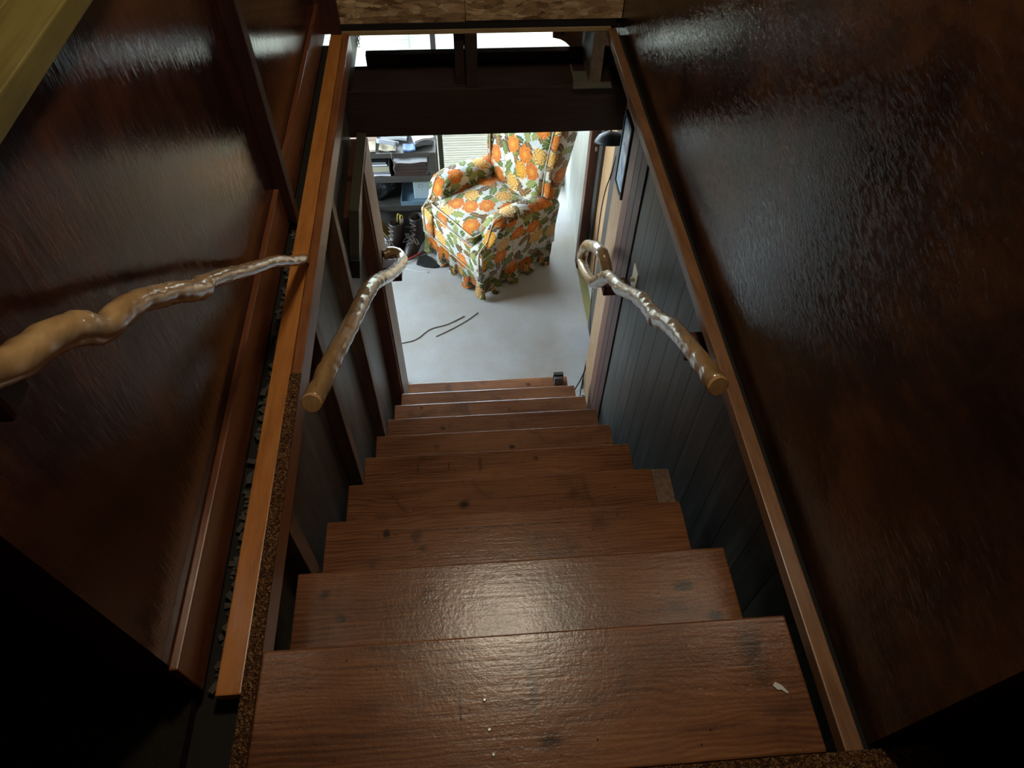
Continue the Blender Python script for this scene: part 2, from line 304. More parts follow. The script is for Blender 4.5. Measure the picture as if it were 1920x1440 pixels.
# ------------------------------------------------------------------ object helpers
WM = {}
def tag(o, label=None, cat=None, group=None, kind=None):
    for k, v in (('label', label), ('category', cat), ('group', group), ('kind', kind)):
        if v: o[k] = v
    return o
def thing(name, label, cat, loc=(0, 0, 0), rotz=0, group=None, kind=None):
    o = bpy.data.objects.new(name, None); o.empty_display_size = .05; COL.objects.link(o)
    o.location = loc; o.rotation_euler = (0, 0, rotz)
    WM[o] = Matrix.Translation(Vector(loc)) @ Matrix.Rotation(rotz, 4, 'Z')
    return tag(o, label, cat, group, kind)
def obj(name, bm, mat, parent=None, world=True, smooth=False, uv=False):
    me = bpy.data.meshes.new(name); bmesh.ops.recalc_face_normals(bm, faces=bm.faces[:])
    if uv: box_uv(bm)
    bm.to_mesh(me); bm.free()
    me.materials.append(MATS[mat] if isinstance(mat, str) else mat)
    if smooth: me.polygons.foreach_set('use_smooth', [True]*len(me.polygons))
    o = bpy.data.objects.new(name, me); COL.objects.link(o); WM[o] = Matrix.Identity(4)
    if parent is not None:
        o.parent = parent; WM[o] = WM[parent].copy()
        if world: me.transform(WM[parent].inverted())
    return o
def struct(name, bm, mat, label, parent=None, **k):
    o = obj(name, bm, mat, parent, **k)
    return tag(o, label, kind='structure') if parent is None else o
def box_uv(bm):
    L = bm.loops.layers.uv.verify()
    for f in bm.faces:
        n = f.normal; ax = max(range(3), key=lambda i: abs(n[i]))
        for lp in f.loops:
            c = lp.vert.co
            lp[L].uv = (c.y, c.z+.37) if ax == 0 else ((c.x+.61, c.z) if ax == 1 else (c.x, c.y))
def bx(bm, x0, x1, y0, y1, z0, z1, bev=0.0, rot=None):
    r = bmesh.ops.create_cube(bm, size=1)
    vs = r['verts']; c = Vector(((x0+x1)/2, (y0+y1)/2, (z0+z1)/2))
    for v in vs: v.co = Vector((v.co.x*(x1-x0), v.co.y*(y1-y0), v.co.z*(z1-z0)))
    if rot is not None: bmesh.ops.rotate(bm, verts=vs, cent=(0, 0, 0), matrix=rot)
    for v in vs: v.co += c
    if bev:
        es = list({e for v in vs for e in v.link_edges})
        bmesh.ops.bevel(bm, geom=es, offset=bev, segments=2, affect='EDGES', profile=.6)
    return bm
def B(*a, **k): return bx(bmesh.new(), *a, **k)
def catmull(P, n=8):
    P = [Vector(p) for p in P]; Q = [2*P[0]-P[1]] + P + [2*P[-1]-P[-2]]; out = []
    for i in range(1, len(Q)-2):
        for k in range(n):
            u = k/n; a, b, c, d = Q[i-1], Q[i], Q[i+1], Q[i+2]
            out.append(.5*((2*b) + (c-a)*u + (2*a-5*b+4*c-d)*u*u + (3*b-a-3*c+d)*u**3))
    out.append(P[-1]); return out
def lin(R, n):
    out = []
    for i in range(len(R)-1):
        for k in range(n): out.append(R[i]+(R[i+1]-R[i])*k/n)
    out.append(R[-1]); return out
def tube(bm, P, R, seg=12, smooth=8, lump=0.0, seed=0, caps=True):
    if smooth: Pts = catmull(P, smooth); Rs = lin(R, smooth) if isinstance(R, (list, tuple)) else [R]*len(Pts)
    else: Pts = [Vector(p) for p in P]; Rs = list(R) if isinstance(R, (list, tuple)) else [R]*len(Pts)
    T = []
    for i in range(len(Pts)):
        a = Pts[max(0, i-1)]; b = Pts[min(len(Pts)-1, i+1)]; T.append((b-a).normalized())
    n = T[0].orthogonal().normalized(); rings = []
    for i, p in enumerate(Pts):
        n = (n - T[i]*n.dot(T[i])).normalized(); b = T[i].cross(n); ring = []
        for k in range(seg):
            an = 2*PI*k/seg; dr = n*math.cos(an)+b*math.sin(an); r = Rs[i]
            if lump: r *= 1+lump*mnoise.noise((p+dr*.03)*22+Vector((seed, 0, 0)))+lump*.6*mnoise.noise((p+dr*.025)*58+Vector((0, seed, 0)))
            ring.append(bm.verts.new(p+dr*r))
        rings.append(ring)
    for i in range(len(rings)-1):
        for k in range(seg):
            bm.faces.new((rings[i][k], rings[i][(k+1) % seg], rings[i+1][(k+1) % seg], rings[i+1][k]))
    if caps: bm.faces.new(rings[0][::-1]); bm.faces.new(rings[-1])
    return bm
def prism(bm, poly, axis, a0, a1):
    """extrude a 2-D outline along axis ('x': poly is (y,z), 'y': (x,z), 'z': (x,y))"""
    f = {'x': lambda p, a: (a, p[0], p[1]), 'y': lambda p, a: (p[0], a, p[1]), 'z': lambda p, a: (p[0], p[1], a)}[axis]
    A = [bm.verts.new(f(p, a0)) for p in poly]; Bv = [bm.verts.new(f(p, a1)) for p in poly]; n = len(poly)
    bm.faces.new(A); bm.faces.new(Bv[::-1])
    for i in range(n): bm.faces.new((A[i], Bv[i], Bv[(i+1) % n], A[(i+1) % n]))
    return bm
def lathe(bm, prof, c=(0, 0, 0), seg=20, mat=None):
    rings = []
    for r, z in prof:
        ring = []
        for k in range(seg):
            an = 2*PI*k/seg; p = Vector((r*math.cos(an), r*math.sin(an), z))
            if mat is not None: p = mat @ p
            ring.append(bm.verts.new(p+Vector(c)))
        rings.append(ring)
    for i in range(len(rings)-1):
        for k in range(seg): bm.faces.new((rings[i][k], rings[i][(k+1) % seg], rings[i+1][(k+1) % seg], rings[i+1][k]))
    bm.faces.new(rings[0][::-1]); bm.faces.new(rings[-1]); return bm

# ================================================================== THE SETTING
# ---- shell
struct('floor', B(-2.2, 2.0, -2.0, 4.62, FL-.08, FL), 'carpet_pale', 'pale grey-beige carpet on the floor of the lower room')
struct('ceiling', B(-2.3, 2.1, -2.1, 4.7, 2.4, 2.5), 'dim_plaster', 'dim ceiling above the upper landing')
bm = bmesh.new(); y0, y1, z0, z1 = WINL
bx(bm, -2.3, -2.2, -2.1, y0, FL, 2.4); bx(bm, -2.3, -2.2, y1, 4.7, FL, 2.4); bx(bm, -2.3, -2.2, y0, y1, FL, z0); bx(bm, -2.3, -2.2, y0, y1, z1, 2.4)
struct('wall_shell_left', bm, 'dim_plaster', 'dim outer wall on the left beyond the stairwell')
w = thing('window_4', 'side window in the left wall of the lower room', None, (-2.25, (y0+y1)/2, z0), kind='structure')
for (u0, u1, w0, w1) in ((y0, y0+.04, z0, z1), (y1-.04, y1, z0, z1), (y0+.04, y1-.04, z0, z0+.04), (y0+.04, y1-.04, z1-.04, z1)): obj('window_frame', B(-2.28, -2.22, u0, u1, w0, w1), 'white_paint', w)
obj('pane', B(-2.252, -2.248, y0+.04, y1-.04, z0+.04, z1-.04), 'window_glass', w)
struct('wall_shell_right', B(2.0, 2.1, -2.1, 4.7, FL, 2.4), 'dim_plaster', 'dim outer wall on the right beyond the stairwell')
struct('wall_front', B(-2.3, 2.1, -2.1, -2.0, FL, 2.4), 'dim_plaster', 'dim outer wall behind the upper landing')
bm = bmesh.new(); x0, x1, z0, z1 = WIN
bx(bm, -2.2, x0, 4.46, 4.62, FL, 2.4); bx(bm, x1, 2.0, 4.46, 4.62, FL, 2.4); bx(bm, x0, x1, 4.46, 4.62, FL, z0); bx(bm, x0, x1, 4.46, 4.62, z1, 2.4)
struct('wall_back', bm, 'plaster', 'far wall of the lower room that holds the windows')
struct('ground', B(-14, 14, 4.72, 30, -2.75, -2.62), 'ground_gravel', 'gravel ground outside the far windows')
struct('added_shade_eave', B(-2.6, 2.4, 4.62, 4.92, -.22, -.12), 'beam_dark', 'unseen eave added outside above the far windows to cut the sky light')  # out of view, added to keep high sky off the far windows
# windows
for i, (a, b) in enumerate(((WIN[0], -.405), (-.395, WIN[1]))):
    w = thing('window_%d' % (i+1), ('narrow left' if i == 0 else 'wide right') + ' white framed window behind the blinds', None, ((a+b)/2, 4.54, z0), kind='structure')
    for (u0, u1, w0, w1) in ((a, a+.035, z0, z1), (b-.035, b, z0, z1), (a+.035, b-.035, z0, z0+.04), (a+.035, b-.035, z1-.04, z1), (a+.035, b-.035, -1.29, -1.25)):
        obj('window_frame', B(u0, u1, 4.50, 4.57, w0, w1), 'white_paint', w)
    for (w0, w1) in ((z0+.04, -1.29), (-1.25, z1-.04)):
        obj('pane', B(a+.035, b-.035, 4.535, 4.539, w0, w1), 'window_glass', w)
struct('window_3', B(-.405, -.395, 4.49, 4.58, z0, z1), 'white_paint', 'thin white post between the two far windows')
# upper floor deck
bm = bmesh.new(); bx(bm, -.56, .70, -2.0, -.243, -.03, .004, bev=.004); struct('floor_landing', bm, 'carpet_brown', 'brown flecked carpet of the landing at the head of the stairs')
bm = bmesh.new(); bx(bm, -2.2, -.62, -.243, 4.46, -.03, -.004); bx(bm, -2.2, -.56, -2.0, -.243, -.03, -.004); struct('floor_upper_left', bm, 'carpet_shade', 'upper floor deck on the left of the stair opening')
bm = bmesh.new(); bx(bm, .60, 2.0, -.243, 4.46, -.03, -.004); bx(bm, .70, 2.0, -2.0, -.243, -.03, -.004); struct('floor_upper_right', bm, 'carpet_shade', 'upper floor deck on the right of the stair opening')
bm = bmesh.new(); bx(bm, -.62, .60, 2.43, 4.46, -.014, .004); struct('floor_upper_back', bm, 'joist_dark', 'dark deck boards carried by the joists past the opening')
# landing edge below the carpet
struct('trim_7', B(-.56, .53, -.30, -.262, -.60, -.032), 'beam_dark', 'dark header board under the landing edge')

# ---- upper right: plywood wall and trim
struct('wall_right', B(.588, .655, -.232, 2.43, -.028, 2.4), 'ply_right', 'glossy dark brown plywood wall along the right of the stair opening')
struct('trim_1', B(.532, .566, -.245, 2.40, -.036, 0, bev=.003), 'trim_right', 'brown wooden edge strip along the right side of the stair opening')
struct('trim_2', B(.566, .590, -.25, 2.40, -.05, -.030), 'gap_shade', 'near-black strip standing for the shade between the right edge strip and the plywood wall')
# ---- upper left: edge planks, half wall, ledge
struct('trim_3', B(-.531, -.506, -.30, 2.40, -.075, 0, bev=.003), 'trim_red', 'reddish wooden edge strip along the left side of the stair opening')
struct('trim_4', B(-.580, -.533, -.075, 2.40, -.03, .0, bev=.003), 'trim_orange', 'bright orange-brown plank beside the left edge strip')
struct('trim_5', B(-.625, -.533, -.245, 2.40, -.075, -.048), 'gap_shade', 'near-black strip standing for the shade in the dusty gap between the left plank and the baseboard')
bm = bmesh.new()
for k in range(150):
    q = random.random(); y = -.05+1.35*q; x = random.uniform(-.604, -.583); sz = random.uniform(.003, .011)
    bx(bm, x-sz*.6, x+sz*.6, y-sz, y+sz, -.0485, -.0485+sz*random.uniform(.6, 1.6), rot=None)
    bmesh.ops.rotate(bm, verts=bm.verts[-8:], cent=(x, y, -.045), matrix=Matrix.Rotation(random.uniform(0, 3), 3, 'Z'))
o = obj('floor_debris', bm, 'debris'); tag(o, 'grey crumbs and grit in the dark gap beside the left plank', 'debris', kind='stuff')
struct('wall_left', B(-.70, -.622, -.052, 2.43, -.03, .895), 'ply_left', 'glossy reddish brown plywood half wall left of the stair opening')
w = struct('baseboard_left', B(-.622, -.606, -.060, 2.42, -.012, .118, bev=.003), 'base_red', 'wide reddish baseboard along the foot of the left plywood wall')
struct('trim_6', B(-.622, -.580, 1.245, 1.288, .002, .895, bev=.002), 'batten_dark', 'dark upright batten on the left plywood wall')
struct('trim_8', B(-.628, -.537, 2.385, 2.43, .004, .92), 'batten_dark', 'dark upright board in the left corner beside the strand board')
lg = thing('wall_ledge', None, None, (-.85, 1.1, .895), kind='structure'); lg['label'] = 'olive lit plank ledge on top of the left half wall'
for i, (a, b) in enumerate(((-.662, -.590), (-.80, -.666), (-.95, -.804), (-1.12, -.954))):
    obj('plank', B(a, b, -.052, 2.42, .895, .928-.002*(i % 2), bev=.003), 'ledge_wood', lg)
c = obj('carpet_strip', B(-.5325, -.5045, -.30, .665, .0, .0065, bev=.002), 'carpet_brown'); tag(c, 'narrow strip of brown flecked carpet along the left edge strip', 'carpet')
# ---- far end: strand board wall, plate, beams, joists
st = thing('wall_strand', None, None, (0, 2.43, .03), kind='structure'); st['label'] = 'tan strand board wall above the far end of the opening'
obj('panel', B(-.537, -.045, 2.412, 2.428, .022, 2.39), 'osb', st); obj('panel', B(-.043, .586, 2.410, 2.426, .034, 2.39), 'osb', st)
p = obj('wall_plate', B(-.537, .545, 2.400, 2.43, -.012, .006, bev=.002), 'plate_pale'); tag(p, 'pale thin wooden strip under the strand board wall', 'strip')
p = obj('edge_strip', B(-.56, .565, 2.404, 2.432, .006, .030), 'black_plain'); tag(p, 'black strip between strand board and the pale strip', 'strip')
p = obj('support_beam', B(-.66, .74, 2.393, 2.602, -.462, -.240, bev=.006), 'beam_dark'); tag(p, 'heavy dark wooden beam across the foot of the stairwell', 'beam')
p = obj('ledger_board', B(-.485, .75, 2.610, 2.648, -.40, -.196), 'beam_dark'); tag(p, 'thin dark board standing behind the heavy beam', 'beam')
for nm, x0_, x1_, y0_, m, lab in (('floor_joist', -.095, -.054, 2.43, 'joist_dark', 'set-back dark joist of the pair resting mid beam'),
        ('floor_joist', -.050, 0.0, 2.396, 'joist_dark', 'front dark joist of the pair resting mid beam'),
        ('floor_joist', .478, .530, 2.40, 'joist_daylit', 'joist coloured pale for the daylight on it at the right end of the beam'),
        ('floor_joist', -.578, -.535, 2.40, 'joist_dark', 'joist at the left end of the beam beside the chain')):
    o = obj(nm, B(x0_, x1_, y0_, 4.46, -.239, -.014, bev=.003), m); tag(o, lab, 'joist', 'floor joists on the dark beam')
# gusset board and metal bracket by the right joist
bm = prism(bmesh.new(), [(.345, -.016), (.477, -.016), (.477, -.215), (.432, -.205), (.405, -.180), (.378, -.165), (.345, -.158)], 'y', 2.652, 2.675)
o = obj('gusset_board', bm, 'gusset_wood'); tag(o, 'pinkish brown board with curved lower edge beside the pale joist', 'board')
kn = obj('bolt_head', lathe(bmesh.new(), [(.010, 0), (.010, .006), (.004, .008)], (.385, 2.652, -.138), 10, Matrix.Rotation(PI/2, 3, 'X')), 'chain_metal', o)
bm = bmesh.new(); bx(bm, .405, .485, 2.40, 2.50, -.240, -.232); bx(bm, .405, .575, 2.365, 2.405, -.240, -.231, bev=.003); bx(bm, .405, .412, 2.368, 2.50, -.233, -.20)
o = obj('joist_bracket', bm, 'olive_metal_light'); tag(o, 'dull olive bracket plate under the right joist end', 'bracket')
# chain hanging at the left
ch = thing('hanging_chain', 'thin dark chain hanging before the bright window at far left', 'chain', (-.535, 2.75, -.02))
for j in range(2):
    for k in range(13):
        bm = bmesh.new(); P = []
        for q in range(9):
            an = 2*PI*q/8; P.append((.0045*math.cos(an), 0, .010*math.sin(an)))
        R = Matrix.Rotation((k % 2)*PI/2+.4, 3, 'Z'); xo = -.538+.016*j+.004*math.sin(k*.8+j); z = -.025-.0165*k
        tube(bm, [R @ Vector(p)+Vector((xo, 2.75, z)) for p in P], .0016, 5, 0)
        obj('chain_link', bm, 'chain_metal', ch)

# ---- stairwell side walls below the landing
wl = struct('wall_stairwell_left', B(-.66, -.575, -.30, 2.36, FL, -.06), 'left_panel', 'dim grey-brown panelled wall on the left of the stairs')
for (y0_, y1_, m) in ((.310, .362, 'stud_wood'), (.930, .982, 'stud_wood'), (1.485, 1.540, 'stud_wood')):
    obj('stud', B(-.576, -.5245, y0_, y1_, FL, -.076, bev=.003), m, wl)
dj = struct('door_1', B(-.64, -.512, 2.13, 2.40, FL, -.47, bev=.004), 'stud_red', 'reddish wooden jamb board at the foot of the stairs on the left')
obj('jamb_lit_face', B(-.5125, -.5045, 2.150, 2.405, FL, -.47, bev=.002), 'stud_wood', dj)  # daylight on the stair-facing jamb side, put into a paler facing
wr = struct('wall_stairwell_right', B(.655, .70, -.30, 1.84, FL, -.05), 'grey_panel', 'grey-green grooved panelling on the right of the stairs')
for k in range(17):
    y = -.30+k*.126
    obj('panel_board', B(.640, .656, y, min(y+.1245, 1.84), FL, -.05, bev=.0015), 'grey_panel', wr)
wr2 = struct('wall_stairwell_end', B(.645, .80, 1.84, 2.113, FL, -.05), 'stud_red', 'dark brown boards between grey panelling and the pale post')
for (a, b, m) in ((1.842, 1.925, 'batten_dark'), (1.928, 2.008, 'batten_dark'), (2.011, 2.113, 'stud_red')):
    obj('plank', B(.632, .646, a, b, FL, -.05, bev=.003), m, wr2)
struct('trim_9', B(.638, .68, 2.117, 2.322, FL, -.20, bev=.003), 'light_post', 'pale wooden post edge at the foot of the stairs on the right')
struct('trim_10', B(.668, .72, 2.326, 2.39, FL, -.462, bev=.003), 'batten_dark', 'brown post behind the pale post on the right')
# right side of the lower room
wrr = struct('wall_room_right', B(.815, .84, 2.30, 3.45, FL, -.02), 'tan_panel', 'warm tan wall of the lower room right of the opening')
struct('wall_room_cream', B(.770, .84, 3.50, 4.46, FL, -.02), 'cream_panel', 'pale cream panel wall beside the armchair')
struct('trim_11', B(.738, .84, 3.42, 3.50, FL, -.02, bev=.003), 'stud_red', 'reddish brown post at the end of the cream wall')
struct('trim_12', B(.795, .816, 3.33, 3.42, FL, -.02, bev=.003), 'shelf_dark', 'dark upright strip on the tan wall beside the reddish post')
struct('trim_13', B(.742, .816, 2.58, 2.82, FL, -.02, bev=.003), 'shelf_dark', 'dark post on the tan wall behind the picture')
struct('baseboard_right', B(.798, .815, 2.30, 3.33, FL, FL+.07), 'white_paint', 'white baseboard along the tan wall')
struct('trim_14', B(.745, .798, 2.30, 3.42, FL, FL+.012), 'pad_olive', 'frayed olive carpet edge along the tan wall')

# ---- the stairs
sc = thing('staircase', 'steep staircase of ten varnished pine treads leading down', 'staircase', (0, 1.1, FL))
XL = [-.505, -.518, -.516, -.510, -.504, -.503, -.494, -.494, -.489, -.480]
for i in range(10):
    ny, tz = RU*i, -RI*i
    bm = B(XL[i], .5+.003*math.sin(i*2.1), ny-RU-(.02 if i else -.004), ny, tz-.038, tz, bev=.004)
    obj('tread', bm, tread_mats[i], sc)
    obj('riser', B(-.47, .485, ny-.045, ny-.027, tz-RI+.001, tz-.038), 'stud_red', sc)
for s, xa in ((0, -.50), (1, .468)):
    poly = [(-.22, -.068), (2.12, -2.228), (2.12, FL), (1.86, FL), (-.22, -.36)]
    obj('stringer', prism(bmesh.new(), poly, 'x', xa, xa+.03), 'stud_red', sc)
for (x, y) in ((-.094, -.115), (-.088, -.165), (-.083, -.205)):
    obj('nail_head', lathe(bmesh.new(), [(.0042, 0), (.0042, .0012), (.002, .002)], (x, y, 0), 10), 'metal_nail', sc)
o = obj('tread_spacer', B(.500, .56, .60, .735, -RI*3-.25, -RI*3-.002, bev=.003), 'stud_wood', sc)

# ================================================================== HANDRAILS
def rail(name, label, P, R, cut=True, seed=0):
    t_ = thing(name, label, 'handrail', P[0])
    bm = tube(bmesh.new(), P, R, 18, 14, .13, seed)
    obj('branch', bm, 'rail_wood', t_, smooth=True)
    return t_
def cut_disc(parent, p, n, r, name='cut_end'):
    n = Vector(n).normalized(); q = n.to_track_quat('Z', 'Y').to_matrix()
    obj(name, lathe(bmesh.new(), [(r, -.004), (r*1.0, .001), (r*.9, .0035)], p, 18, q), 'rail_cut', parent)
PL = [(-.462, .560, .024), (-.448, .683, -.014), (-.436, .82, -.073), (-.425, .981, -.15), (-.418, 1.13, -.225), (-.413, 1.24, -.285), (-.407, 1.38, -.380), (-.402, 1.676, -.628), (-.402, 2.018, -.897), (-.408, 2.215, -1.036), (-.427, 2.27, -1.045), (-.457, 2.27, -1.03), (-.50, 2.25, -1.03)]
rl = rail('branch_handrail', 'peeled branch handrail on the left of the stairs, hooked at its far end', PL, [.0255, .025, .0245, .0245, .025, .026, .026, .0265, .028, .029, .029, .028, .027], seed=3)
cut_disc(rl, Vector(PL[0])+Vector((-.002, -.006, .004)), (-.05, -.9, .45), .0250)
obj('mounting_block', B(-.515, -.42, 2.20, 2.27, -1.17, -1.075, bev=.006), 'stud_red', rl)
PR = [(.487, .526, .057), (.492, .657, -.009), (.495, .774, -.071), (.497, .897, -.146), (.497, 1.015, -.238), (.496, 1.094, -.279), (.496, 1.187, -.33), (.490, 1.28, -.395), (.487, 1.405, -.491), (.486, 1.526, -.563), (.490, 1.621, -.635), (.497, 1.726, -.749), (.50, 1.885, -.925), (.502, 2.084, -1.044), (.503, 2.20, -1.065), (.505, 2.169, -.956), (.512, 2.022, -.826), (.525, 1.907, -.77), (.542, 1.86, -.82), (.556, 1.86, -.90)]
rr = rail('branch_handrail', 'knobbly branch handrail on the right of the stairs ending in a loop', PR, [.027, .0255, .025, .026, .0285, .0245, .0265, .0235, .026, .0225, .025, .030, .026, .025, .026, .027, .028, .028, .027, .024], seed=11)
cut_disc(rr, Vector(PR[0])+Vector((-.001, -.006, .004)), (.15, -.85, .35), .0262)
obj('mounting_block', B(.522, .645, .80, .86, -.19, -.13, bev=.006), 'stud_red', rr)
obj('mounting_block', B(.53, .64, 1.80, 1.86, -.93, -.87, bev=.006), 'stud_red', rr)
PF = [(-.50, -.16, .975), (-.50, -.09, .925), (-.50, -.018, .866), (-.502, .050, .826), (-.502, .094, .795), (-.500, .125, .760), (-.502, .198, .722), (-.505, .29, .65), (-.508, .375, .575), (-.512, .405, .553), (-.512, .435, .536), (-.512, .51, .478), (-.515, .62, .39), (-.522, .78, .265), (-.527, .92, .14), (-.534, 1.06, .022)]
rf = rail('branch_handrail', 'crooked branch handrail climbing the left plywood wall towards the camera', PF, [.0170, .0172, .0175, .018, .0195, .0175, .0165, .0165, .0172, .0190, .0138, .0138, .0136, .0136, .0138, .0136], seed=21)
cut_disc(rf, Vector(PF[0]), (0, -.8, .6), .0165)
obj('mounting_block', B(-.622, -.50, -.045, .0, .82, .87, bev=.006), 'stud_red', rf)

# ================================================================== ARMCHAIR (local: x depth from the front, y width, z height)
ac = thing('armchair', 'wingback armchair in orange, yellow and green floral print with ruffled skirt', 'armchair', (.018, 3.112, FL), math.radians(36))
def grid(bm, rows, close=False, cap=True):
    V = [[bm.verts.new(p) for p in r] for r in rows]; n = len(V[0])
    for i in range(len(V)-1):
        for k in range(n if close else n-1):
            bm.faces.new((V[i][k], V[i][(k+1) % n], V[i+1][(k+1) % n], V[i+1][k]))
    if cap and close: bm.faces.new(V[0][::-1]); bm.faces.new(V[-1])
    return V
def fab(name, bm, parent=ac, smooth=True, mat='floral_fabric'): return obj(name, bm, mat, parent, world=False, smooth=smooth, uv=True)
fab('base', B(.012, .685, .012, .688, .185, .395, bev=.018))
# skirt: pleated strip hanging round the base
def skirt(pts, nm='skirt'):
    bm = bmesh.new(); segs = []; s = 0
    for (a, b) in zip(pts[:-1], pts[1:]):
        a, b = Vector(a), Vector(b); n_ = int((b-a).length/.008); d_ = (b-a).normalized(); nr = Vector((d_.y, -d_.x))
        for k in range(n_):
            p = a+(b-a)*k/n_; segs.append((p, nr, s+(b-a).length*k/n_))
        s += (b-a).length
    rows = [[], [], [], []]
    for (p, nr, s_) in segs:
        w_ = math.sin(2*PI*s_/.155); tab = max(-1, min(1, 2.4*w_)); hem = .018+.030*(tab < -.6)+.014*math.sin(s_*23)+.006
        for r_, (f_, z_) in enumerate(((.004, .205), (.006+.006*tab, .14), (.010+.016*tab, .075), (.012+.022*tab, hem))):
            rows[r_].append((p.x+nr.x*f_, p.y+nr.y*f_, z_))
    for r_ in rows: r_.append(r_[0])
    V = grid(bm, rows, cap=False)
    bmesh.ops.solidify(bm, geom=bm.faces[:], thickness=.005)
    return bm
fab('skirt', skirt([(.008, .692), (.008, .008), (.668, .008), (.668, .692), (.008, .692)]))
obj('piping', tube(bmesh.new(), [(.003, .697, .203), (.003, .003, .203), (.673, .003, .203), (.673, .697, .203), (.003, .697, .203)], .004, 6, 0), 'fabric_piping', ac, world=False)
def arm(b0, b1, out):
    """rolled arm with a scooped front"""
    bm = bmesh.new(); rows = []
    Hs = [(.000, .405), (.004, .43), (.03, .448), (.060, .470), (.082, .505), (.098, .555), (.118, .605), (.150, .638), (.20, .650), (.30, .648), (.42, .632), (.54, .606), (.68, .585)]
    for a, H in Hs:
        k_ = min(1, max(0, (H-.45)/.17)); bulge = .034*k_; r_ = .03+.02*k_
        c0, c1 = (b0-bulge, b1) if out < 0 else (b0, b1+bulge)
        inn = .008*k_
        if out < 0: c1 += inn
        else: c0 -= inn
        cy = (c0+c1)/2; hw = (c1-c0)/2; hr = min(.055, .02+.035*k_)
        row = [(a, b0, .19), (a, b0, .30), (a, b0 if out > 0 else b0-.004, .36)]
        for q in range(9):
            an = PI-PI*q/8; row.append((a, cy+hw*math.cos(an), H-hr+hr*math.sin(an)))
        row += [(a, b1 if out < 0 else b1+.004, .36), (a, b1, .30), (a, b1, .19)]
        rows.append(row)
    grid(bm, rows, close=True); return bm
fab('arm', arm(.0, .125, -1)); fab('arm', arm(.575, .70, 1))
# arm front piping
for b in (.03, .67):
    obj('piping', tube(bmesh.new(), [(-.003, b, .22), (-.003, b, .40), (.02, b, .452), (.075, b, .495), (.098, b, .56), (.14, b, .64), (.2, b, .655)], .0045, 6, 5), 'fabric_piping', ac, world=False, smooth=True)
# seat cushion
def cushion(x0, x1, y0, y1, z0, z1, r=.03, crown=.02, nx=10, ny=10):
    bm = bmesh.new(); rows = []
    prof = [(0, r), (r*.3, r*.3), (r, 0)]
    def sup(u, v, s):  # top/bottom sheets
        x = x0+(x1-x0)*u; y = y0+(y1-y0)*v
        e = (1-(2*u-1)**6)*(1-(2*v-1)**6); z = (z1 if s > 0 else z0)+s*(crown*(1-(2*u-1)**2)*(1-(2*v-1)**2))-s*r*(1-e)
        return (x, y, z)
    for s in (1, -1):
        V = [[bm.verts.new(sup(i/nx, j/ny, s)) for j in range(ny+1)] for i in range(nx+1)]
        for i in range(nx):
            for j in range(ny): bm.faces.new((V[i][j], V[i+1][j], V[i+1][j+1], V[i][j+1]))
        if s > 0: Vt = V
    per = lambda V: [V[i][0] for i in range(nx)]+[V[nx][j] for j in range(ny)]+[V[nx-i][ny] for i in range(nx)]+[V[0][ny-j] for j in range(ny)]
    a, b = per(Vt), per(V)
    for i in range(len(a)): bm.faces.new((a[i], a[(i+1) % len(a)], b[(i+1) % len(a)], b[i]))
    return bm
cu = fab('seat_cushion', cushion(.018, .60, .112, .588, .400, .520, .018, .022, 12, 12))
zt = .503
obj('piping', tube(bmesh.new(), [(.50, .112, zt), (.10, .112, zt), (.025, .114, zt), (.016, .16, zt+.002), (.014, .35, zt+.004), (.016, .54, zt+.002), (.025, .586, zt), (.10, .588, zt), (.50, .588, zt)], .0048, 6, 6), 'fabric_piping', cu, world=False, smooth=True)
obj('piping', tube(bmesh.new(), [(.025, .114, .415), (.014, .16, .412), (.012, .35, .410), (.014, .54, .412), (.025, .586, .415)], .0045, 6, 6), 'fabric_piping', cu, world=False, smooth=True)
# back
def tilt(z): return .548+.165*(max(0, z-.45)/.80)
bm = bmesh.new(); rows = []
for k in range(13):
    z = .40+.86*k/12; a = tilt(z); row = []
    top = 1 if k < 11 else (.96 if k == 11 else .86)
    b0, b1 = .35-.262*top, .35+.262*top
    for q in range(11):
        u = q/10; row.append((a-.028*math.sin(PI*u)*math.sin(PI*min(1, (k+1)/13)), b0+(b1-b0)*u, z))
    for q in range(11):
        u = 1-q/10; row.append((a+.105, b0+(b1-b0)*u, z))
    rows.append(row)
grid(bm, rows, close=True); fab('backrest', bm)
# wings
def wing(b0, b1, out):
    bm = bmesh.new(); rows = []
    for k in range(15):
        z = .56+.68*k/14; u = k/14
        fwd = .030+.050*math.sin(PI*min(1, u*.92+.05))**.8 if u < .93 else .035
        af = .595+.085*u-.025*math.sin(PI*u); ar = .685+.26*(z-.52); fl = .030*u*(1 if out > 0 else -1); row = []
        hw = (b1-b0)/2; cy = (b0+b1)/2
        for q in range(7):
            an = PI/2+PI*q/6; row.append((af+.028+.028*math.cos(an), cy+hw*math.sin(an)+fl*1.0, z))
        row += [(ar, cy-hw+fl*.4, z), (ar, cy+hw+fl*.4, z)]
        rows.append(row)
    grid(bm, rows, close=True); return bm
fab('wing', wing(.010, .085, -1)); fab('wing', wing(.615, .690, 1))
for b, out in ((.0475, -1), (.6525, 1)):
    P = []
    for k in range(15):
        z = .57+.66*k/14; u = k/14
        P.append((.595+.085*u-.025*math.sin(PI*u)-.002, b+.030*u*out-.02*out, z))
    obj('piping', tube(bmesh.new(), P, .0048, 6, 3), 'fabric_piping', ac, world=False, smooth=True)

